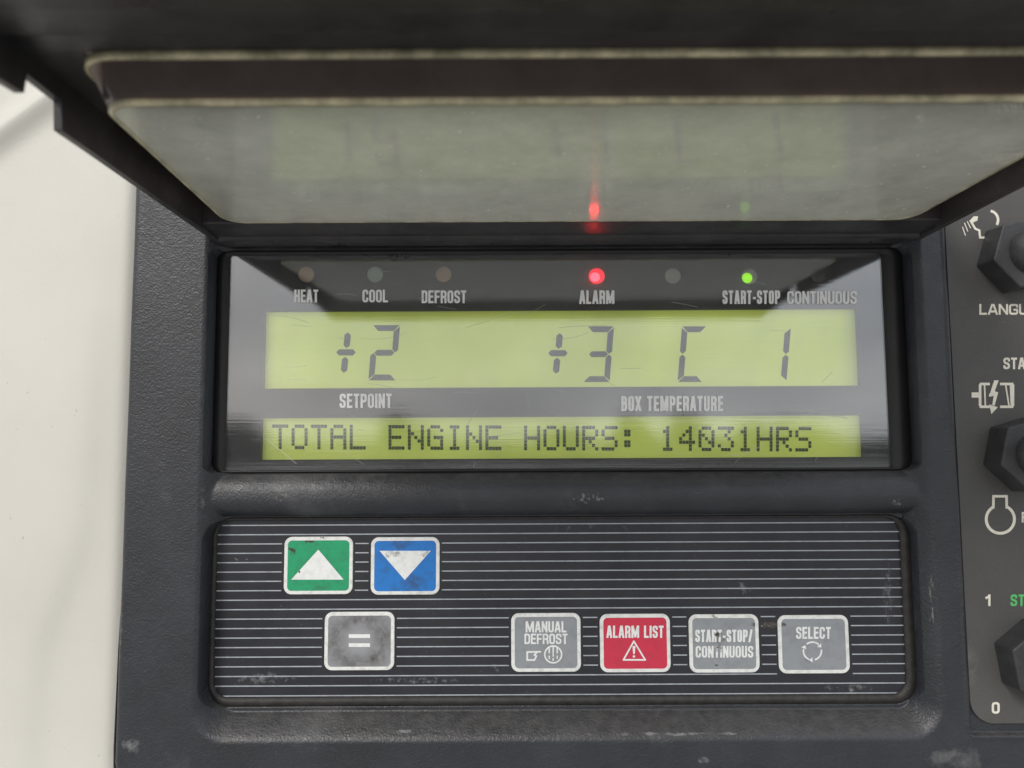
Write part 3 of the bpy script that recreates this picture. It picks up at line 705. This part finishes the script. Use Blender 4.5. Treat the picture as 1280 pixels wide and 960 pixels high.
M_sym = mat_print('button_symbol_white', (.82, .84, .83), [(490, 692, 7, 4, 500, .44, .8), (897, 794, 2.0, 1.6, 900, .34, .48), (898, 812, 3.6, 2.6, 500, .40, .66), (530, 692, 5, 3, 500, .42, .8), (374, 715, 1, 1, 900, .45, .55)], var=.25)
labs = ['green button with white up arrow', 'blue button with white down arrow', 'grubby grey button with equals sign', 'grey MANUAL DEFROST button', 'red ALARM LIST button', 'grey START-STOP/CONTINUOUS button', 'grey SELECT button']
mats = [M_bg, M_bb, M_bgr1, M_bgr, M_br, M_bgr, M_bgr]
BT = []
for b_, m, l in zip(BUT, mats, labs):
    R = rect(*b_, KD - .35); bm = bmesh.new(); bw = 1.05 * mm
    o1 = rr(*R, 2.3 * mm, 8); o1b = rr(R[0] + .12 * mm, R[1] + .12 * mm, R[2] - .12 * mm, R[3] - .12 * mm, 2.2 * mm, 8); i1 = rr(R[0] + bw, R[1] + bw, R[2] - bw, R[3] - bw, 1.25 * mm, 8)
    ring(bm, o1b, i1, (KD - .38) * mm, (KD - .02) * mm, (KD - .38) * mm, 0)
    ring(bm, o1, o1b, (KD - .22) * mm, (KD - .02) * mm, (KD - .37) * mm, 0)
    prism(bm, i1, (KD - .33) * mm, (KD - .02) * mm, 1)
    bt = frombm('push_button', bm, [M_bw, m], unit); bt['label'] = l; BT.append(bt)
BD = KD - .33
def symbol(bt, polys, name='symbol', d=None):
    d = BD if d is None else d
    bm = bmesh.new()
    for p in polys: px_poly(bm, p, d, .05)
    return frombm(name, bm, M_sym, bt)
symbol(BT[0], [[(398, 687), (429.5, 724.5), (364, 724.5)]], 'up_arrow')
symbol(BT[1], [[(474.5, 688.5), (538.5, 688.5), (506, 725)]], 'down_arrow')
symbol(BT[2], [[(436, 792.8), (462.5, 792.8), (462.5, 797.4), (436, 797.4)], [(436, 804), (462.5, 804), (462.5, 808.6), (436, 808.6)]], 'equals_sign')
def arc(cx, cy, r, w_, a0, a1, n=20):
    a = [math.radians(a0 + (a1 - a0) * k / n) for k in range(n + 1)]
    return [(cx + (r + w_ / 2) * math.cos(t), cy - (r + w_ / 2) * math.sin(t)) for t in a] + [(cx + (r - w_ / 2) * math.cos(t), cy - (r - w_ / 2) * math.sin(t)) for t in reversed(a)]
def stroke(pts, w_):
    """thick polyline as separate quads"""
    o = []
    for (x0, y0), (x1, y1) in zip(pts, pts[1:]):
        L = math.hypot(x1 - x0, y1 - y0) or 1; ux, uy = (x1 - x0) / L * w_ * .35, (y1 - y0) / L * w_ * .35; nx_, ny_ = -(y1 - y0) / L * w_ / 2, (x1 - x0) / L * w_ / 2
        o.append([(x0 - ux + nx_, y0 - uy + ny_), (x1 + ux + nx_, y1 + uy + ny_), (x1 + ux - nx_, y1 + uy - ny_), (x0 - ux - nx_, y0 - uy - ny_)])
    return o
def strokes(paths, w_, j=0):
    o = []
    for k, p in enumerate(paths): o += stroke(p, w_)
    return o
def sym_layers(bt, polys, name='symbol', mat=None, d=None, th=.05):
    """polygons that may touch: each a hair above the last so that no two faces share a plane"""
    bm = bmesh.new(); d = BD if d is None else d
    for k, p in enumerate(polys): px_poly(bm, p, d, th + .0035 * k)
    return frombm(name, bm, mat or M_sym, bt)
text('lettering', 'MANUAL', (657, 776.5, 708, 790.5), BD, M_sym, BT[3])
text('lettering', 'DEFROST', (655.5, 792, 709.5, 805), BD, M_sym, BT[3])
def full(cx, cy, r, w_): return [arc(cx, cy, r, w_, 0, 180), arc(cx, cy, r, w_, 180, 360)]
sym_layers(BT[3], strokes([[(659, 815), (659, 825), (668, 825), (670.5, 820), (668, 818.5), (671, 815.5)], [(659, 815), (675.5, 814.6)]], 2.1) + full(691.5, 818, 10.5, 1.9) +
       strokes([[(691.5, 808), (691.5, 820)], [(686.5, 810), (686.5, 816)], [(696.5, 810), (696.5, 816)], [(691.5, 823), (691.5, 825.5)], [(686.5, 820), (686.5, 823)], [(696.5, 820), (696.5, 823)]], 1.7), 'defrost_symbol')
text('lettering', 'ALARM LIST', (758, 782, 829.5, 797.3), BD, M_sym, BT[4])
sym_layers(BT[4], strokes([[(792.3, 801.5), (779.3, 824.8), (806.5, 824.8), (792.3, 801.5)]], 2.0) + [[(790.6, 807.5), (794.2, 807.5), (793.4, 817.5), (791.4, 817.5)], [(791, 819.3), (793.8, 819.3), (793.8, 821.8), (791, 821.8)]], 'warning_triangle')
text('lettering', 'START-STOP/', (869, 787, 940.5, 802.5), BD, M_sym, BT[5])
text('lettering', 'CONTINUOUS', (869.5, 807.3, 941.5, 822), BD, M_sym, BT[5])
text('lettering', 'SELECT', (995, 783.5, 1038.5, 798.5), BD, M_sym, BT[6])
cx, cy, r = 1015.5, 813.8, 11.2
ar = []
for a in (90, 210, 330): ar.append(arc(cx, cy, r, 2.0, a - 44, a + 40))
for a in (42, 270, 162):
    t = math.radians(a); q = (cx + r * math.cos(t), cy - r * math.sin(t)); 
    ar.append([(q[0] + 3.4 * math.cos(t), q[1] - 3.4 * math.sin(t)), (q[0] - 3.4 * math.cos(t), q[1] + 3.4 * math.sin(t)), (q[0] + 4.2 * math.sin(t), q[1] + 4.2 * math.cos(t))])
sym_layers(BT[6], ar, 'cycle_arrows')

# ------------------------------------------------------------------ lifted cover
cv = bmesh.new()
CXL, CXR = -88.2, 121.0
def L(pts): return [(-a * mm, b * mm) for a, b in pts]
# side flanges with the notch on their lower edge
prof = [(-4, 59.3), (66, 60.0), (75.5, 60.0), (76, 65.6), (86, 65.8), (86.5, 62.0), (100, 61.0), (127, 59.5), (127, 62.5), (94, 73.4), (86, 73.6), (-4, 73.0)]
prismx(cv, L(prof), CXL * mm, (CXL + 1.8) * mm)
prismx(cv, L(prof), (CXR - .6) * mm, (CXR + 1.4) * mm)
# outer bead of the flange near the hinge
prismx(cv, L([(0, 60.4), (72, 61), (72, 64.5), (0, 64)]), (CXL - 1.2) * mm, (CXL + .1) * mm)
# back bar at the hinge
prismx(cv, L([(-4.5, 59.0), (1.2, 59.0), (1.9, 59.5), (2.3, 60.2), (12.6, 60.9), (12.9, 61.3), (12.9, 73.1), (-4.5, 73.1)]), (CXL + 1.7) * mm, (CXR - .5) * mm)
# frame strips beside the clear pane
prismx(cv, L([(12.8, 69.4), (86, 70.0), (86, 73.2), (12.8, 72.8)]), (CXL + 1.7) * mm, (CXL + 11.5) * mm)
prismx(cv, L([(12.8, 69.4), (86, 70.0), (86, 73.2), (12.8, 72.8)]), (CXR - 8.5) * mm, (CXR - .5) * mm)
# solid front part: a shell that bulges down to the front lip
prismx(cv, L([(85.9, 69.9), (92.0, 70.2), (92.8, 69.0), (94.2, 68.7), (103, 67.3), (113, 64.6), (121, 61.6), (124.5, 59.9), (125, 59.4), (126.8, 59.4), (126.9, 62.7), (115, 67.2), (103, 70.2), (94, 73.3), (85.9, 73.4)]), (CXL + 1.75) * mm, (CXR - .55) * mm)
bmesh.ops.recalc_face_normals(cv, faces=cv.faces[:])
cover = frombm('hinged_cover', cv, M_cover, unit)
md = cover.modifiers.new('bevel', 'BEVEL'); md.width = .4 * mm; md.segments = 3; md.limit_method = 'ANGLE'; md.angle_limit = math.radians(28)
cover['label'] = 'glossy black cover lifted towards the camera'
# clear pane: shallow tub hanging below the frame; x narrows a little towards the front
def tub(x0, x1, l0, l1, r, n=8, tap=5.0):
    p = []
    for cx, cl, a0 in ((x1 - r, l1 - r, 0), (x0 + r, l1 - r, 90), (x0 + r, l0 + r, 180), (x1 - r, l0 + r, 270)):
        for k in range(n + 1):
            a = math.radians(a0 + 90 * k / n); x, l = cx + r * math.cos(a), cl + r * math.sin(a)
            if x < 0: x += tap * (l - 13) / 72
            p.append((x, l))
    return p
def zf(l): return 60.7 + .2 * l / 70 + 2.0 * max(0, (l - 60) / 25) ** 2 * .25
T0 = tub(-79.6, 111.6, 13.2, 85.0, 6)
Ti = tub(-78.6, 110.6, 14.0, 84.0, 5.2)
bm = bmesh.new()
lo = [bm.verts.new((x * mm, -l * mm, 60.8 * mm)) for x, l in Ti]; hi = [bm.verts.new((x * mm, -l * mm, 61.9 * mm)) for x, l in Ti]
bm.faces.new(lo); bm.faces.new(list(reversed(hi)))
n = len(lo)
for i in range(n): bm.faces.new([lo[i], lo[(i + 1) % n], hi[(i + 1) % n], hi[i]])
frombm('clear_pane', bm, M_pane, cover)
bm = bmesh.new()      # side walls of the tub
T1 = tub(-82.3, 114.2, 12.9, 85.8, 6.5, tap=4)
a = [bm.verts.new((x * mm, -l * mm, 61.6 * mm)) for x, l in T0]; b = [bm.verts.new((x * mm, -l * mm, 69.2 * mm)) for x, l in T1]
for i in range(n): bm.faces.new([a[i], a[(i + 1) % n], b[(i + 1) % n], b[i]])
frombm('pane_wall', bm, M_pane_wall, cover, True)
# dark liner added behind the front wall of the tub to make it look dark
bm = bmesh.new()
prismx(bm, L([(82.6, 62.4), (83.9, 62.4), (84.6, 69.3), (85.5, 69.3), (85.5, 70.8), (82.6, 70.8)]), -74 * mm, 109.5 * mm)
frombm('added_liner', bm, M_brown, cover)
def band(inner, outer, z0, z1):
    bm = bmesh.new(); n = len(inner)
    V = [[bm.verts.new((x * mm, -l * mm, z * mm)) for x, l in P] for P, z in ((inner, z0), (outer, z0 + .35), (outer, z1), (inner, z1))]
    for k in range(4):
        for i in range(n): bm.faces.new([V[k][i], V[k][(i + 1) % n], V[(k + 1) % 4][(i + 1) % n], V[(k + 1) % 4][i]])
    return bm
frombm('pane_edge', band(Ti, T0, 60.6, 62.2), M_edge, cover, True)
T2 = tub(-82.9, 114.6, 12.8, 86.5, 6.8, tap=4)
frombm('pane_edge', band(T1, T2, 68.3, 69.9), M_edge, cover, True)
# crumbs of dirt along the hinge
rnd = random.Random(11); bm = bmesh.new()
for k in range(70):
    px = rnd.choice([rnd.gauss(295, 7), rnd.gauss(330, 9), rnd.uniform(285, 700)]); c = at(px, 299.2 + rnd.uniform(-1.2, .6), -1.2)
    r = rnd.uniform(.07, .24) * mm
    bmesh.ops.create_icosphere(bm, subdivisions=1, radius=r, matrix=Matrix.Translation((c[0], -1.3 * mm, c[1])) @ Matrix.Diagonal((rnd.uniform(.8, 2), .8, rnd.uniform(.5, 1), 1)))
o = frombm('dirt_crumbs', bm, M_crumb, cover); o['kind'] = 'stuff'
# dust specks and hairline scratches on the underside of the pane
def flat(bm, pts3):
    bm.faces.new([bm.verts.new(p) for p in pts3])
bm = bmesh.new(); k = 0
for i in range(420):
    x, l = rnd.uniform(-76, 108), rnd.uniform(15, 82); x = max(x, -76 + 5 * (l - 13) / 72)
    r = .07 + .30 * rnd.random() ** 4; z = 60.78 - .00015 * i
    e = rnd.uniform(1, 2.6) if rnd.random() < .3 else 1; a_ = rnd.uniform(0, 3)
    P = []
    for t in range(7):
        u, v_ = r * e * math.cos(t * .8976) * rnd.uniform(.7, 1.2), r * math.sin(t * .8976) * rnd.uniform(.7, 1.2)
        P.append(((x + u * math.cos(a_) - v_ * math.sin(a_)) * mm, -(l + u * math.sin(a_) + v_ * math.cos(a_)) * mm, z * mm))
    flat(bm, P)
o = frombm('dust_specks', bm, M_speck, cover); o['kind'] = 'stuff'
bm = bmesh.new()
for i in range(150):
    x, l = rnd.uniform(-70, 104), rnd.uniform(17, 78); a_ = rnd.choice([rnd.gauss(1.4, .35), rnd.gauss(.25, .4), rnd.uniform(0, 3.1)]); n_ = rnd.randint(4, 12); st = rnd.uniform(.6, 1.6)
    cu = rnd.gauss(0, .07); wv = rnd.uniform(.02, .075); z = 60.70 - .0002 * i; P = []
    for t in range(n_):
        if -74 < x < 108 and 15 < l < 83: P.append((x, l, a_))
        x += st * math.cos(a_); l += st * math.sin(a_); a_ += cu + rnd.gauss(0, .04)
    for (xa, la, aa), (xb, lb, ab) in zip(P, P[1:]):
        flat(bm, [((xa - wv * math.sin(aa)) * mm, -(la + wv * math.cos(aa)) * mm, z * mm), ((xb - wv * math.sin(ab)) * mm, -(lb + wv * math.cos(ab)) * mm, z * mm),
                  ((xb + wv * math.sin(ab)) * mm, -(lb - wv * math.cos(ab)) * mm, z * mm), ((xa + wv * math.sin(aa)) * mm, -(la - wv * math.cos(aa)) * mm, z * mm)])
o = frombm('fine_scratches', bm, M_scratch, cover); o['kind'] = 'stuff'

# ------------------------------------------------------------------ switch plate
plate = root('switch_panel', (160 * mm, 0, PZ0 * mm), 'charcoal plate with hexagonal rubber switches and cream lettering, cut by the right edge', 'switch panel')
PD = .3
bm = bmesh.new(); prism(bm, rr(PX0 * mm, PZ0 * mm, 225 * mm, 86 * mm, 6.5 * mm, 10), PD * mm, 1.2 * mm)
pl = frombm('mounting_plate', bm, M_plate, plate); md = pl.modifiers.new('bevel', 'BEVEL'); md.width = .2 * mm; md.segments = 2; md.limit_method = 'ANGLE'
def switch(px, py, deg, lab):
    c = at(px, py, -7); R_ = 10.8 * mm; bm = bmesh.new()
    hexa = [(c[0] + R_ * math.cos(math.radians(deg + 60 * k)), c[1] + R_ * math.sin(math.radians(deg + 60 * k))) for k in range(6)]
    hexb = [(c[0] + R_ * 1.035 * math.cos(math.radians(deg + 60 * k)), c[1] + R_ * 1.035 * math.sin(math.radians(deg + 60 * k))) for k in range(6)]
    A = [bm.verts.new((x, -7 * mm, z)) for x, z in hexa]; B = [bm.verts.new((x, (PD + .02) * mm, z)) for x, z in hexb]
    In = [bm.verts.new((c[0] + 6.3 * mm * math.cos(math.radians(deg + 60 * k)), -7 * mm, c[1] + 6.3 * mm * math.sin(math.radians(deg + 60 * k)))) for k in range(6)]
    for k in range(6):
        j = (k + 1) % 6; bm.faces.new([A[k], A[j], B[j], B[k]]); bm.faces.new([In[k], In[j], A[j], A[k]])
    bm.faces.new(In)
    nut = frombm('toggle_switch', bm, M_nut, plate); nut['label'] = lab
    md = nut.modifiers.new('bevel', 'BEVEL'); md.width = .45 * mm; md.segments = 3; md.limit_method = 'ANGLE'
    # lathe: rubber boot and lever
    pr = [(6.1, -6.9), (6.0, -8.2), (5.4, -9.6), (4.4, -10.6), (3.6, -11.2), (3.2, -12.5), (2.9, -17), (2.9, -21), (2.3, -22.6), (0, -23)]
    bm = bmesh.new(); sg = 32; rows = []
    for r_, y in pr[:-1]: rows.append([bm.verts.new((c[0] + r_ * mm * math.cos(2 * math.pi * i / sg), y * mm, c[1] + r_ * mm * math.sin(2 * math.pi * i / sg) + (max(0, -y - 10) * .35) * mm)) for i in range(sg)])
    tip = bm.verts.new((c[0], -23 * mm, c[1] + 4.55 * mm))
    for k in range(len(rows) - 1):
        for i in range(sg): bm.faces.new([rows[k][i], rows[k][(i + 1) % sg], rows[k + 1][(i + 1) % sg], rows[k + 1][i]])
    for i in range(sg): bm.faces.new([rows[-1][i], rows[-1][(i + 1) % sg], tip])
    frombm('rubber_boot', bm, M_nut, nut, True)
switch(1288, 315, 192, 'hexagonal rubber switch above the word LANGUAGE')
switch(1297, 568, 196, 'hexagonal rubber switch between the motor and engine symbols')
switch(1313, 832, 158, 'hexagonal rubber switch between 1 and 0')
text('lettering', 'LANGUAGE', (1224, 380, 1322, 393.5), PD, M_cream_print, plate, .185, .45)
text('lettering', 'START', (1254, 447, 1300, 461.5), PD, M_cream_print, plate, .185, .45)
text('lettering', 'RUN', (1277, 640, 1313, 653), PD, M_cream_print, plate, .185, .45)
text('lettering', '1', (1230.5, 743, 1238, 757.5), PD, M_cream_print, plate, .2, .5)
text('lettering', 'START', (1263, 743, 1310, 757.5), PD, M_green_print, plate, .18, .5)
text('lettering', '0', (1239.5, 877.5, 1249.5, 892), PD, M_cream_print, plate, .2, .5)
PS = dict(mat=M_cream_print, d=PD)
# motor with lightning arrow
sym_layers(plate, [[(1214.5, 490.5), (1224, 490.5), (1224, 497), (1214.5, 497)]] + strokes([[(1236, 480), (1226, 480), (1225, 482), (1225, 506), (1226, 508.5), (1236, 508.5)]], 3.2) +
    strokes([[(1251, 480), (1265, 480), (1266, 482), (1266, 506), (1265, 508.5), (1251, 508.5)]], 3.2) + strokes([[(1230.5, 482), (1231.5, 507)], [(1257, 482), (1261, 507)]], 1.8) +
    strokes([[(1263.5, 482), (1264.5, 507)]], 3) +
    [[(1242.5, 475.5), (1248, 475.5), (1242.5, 491), (1236, 496)], [(1242.8, 489), (1247.5, 490.5), (1243, 507), (1240.2, 506)], [(1236, 496), (1236.3, 492), (1247.5, 490.2), (1246, 494)], [(1236.5, 505.5), (1247, 509), (1239, 517.5)]], 'motor_symbol', **PS)
# engine outline
sym_layers(plate, [arc(1250.3, 649, 17.6, 3.6, 118, 270, 30), arc(1250.3, 649, 17.6, 3.6, 270, 422, 30)] + strokes([[(1241.5, 634.5), (1241.8, 620.3), (1258, 620.3), (1258.3, 634.5)]], 3.2), 'engine_symbol', **PS)
# talking head
sym_layers(plate, [arc(1236, 275, 11.5, 3.2, -32, 78)] + [[(1212, 276), (1217, 270.5), (1222.5, 270.5), (1221.5, 276), (1217, 277.5), (1216, 280.5)]] +
    strokes([[(1213, 276), (1216, 281), (1219, 286), (1224, 288), (1225, 297), (1230, 297)]], 2.6) + strokes([[(1203, 284), (1206.5, 294)], [(1205.5, 279), (1209.5, 289)], [(1209, 277), (1213, 285)]], 1.1), 'talking_head_symbol', **PS)
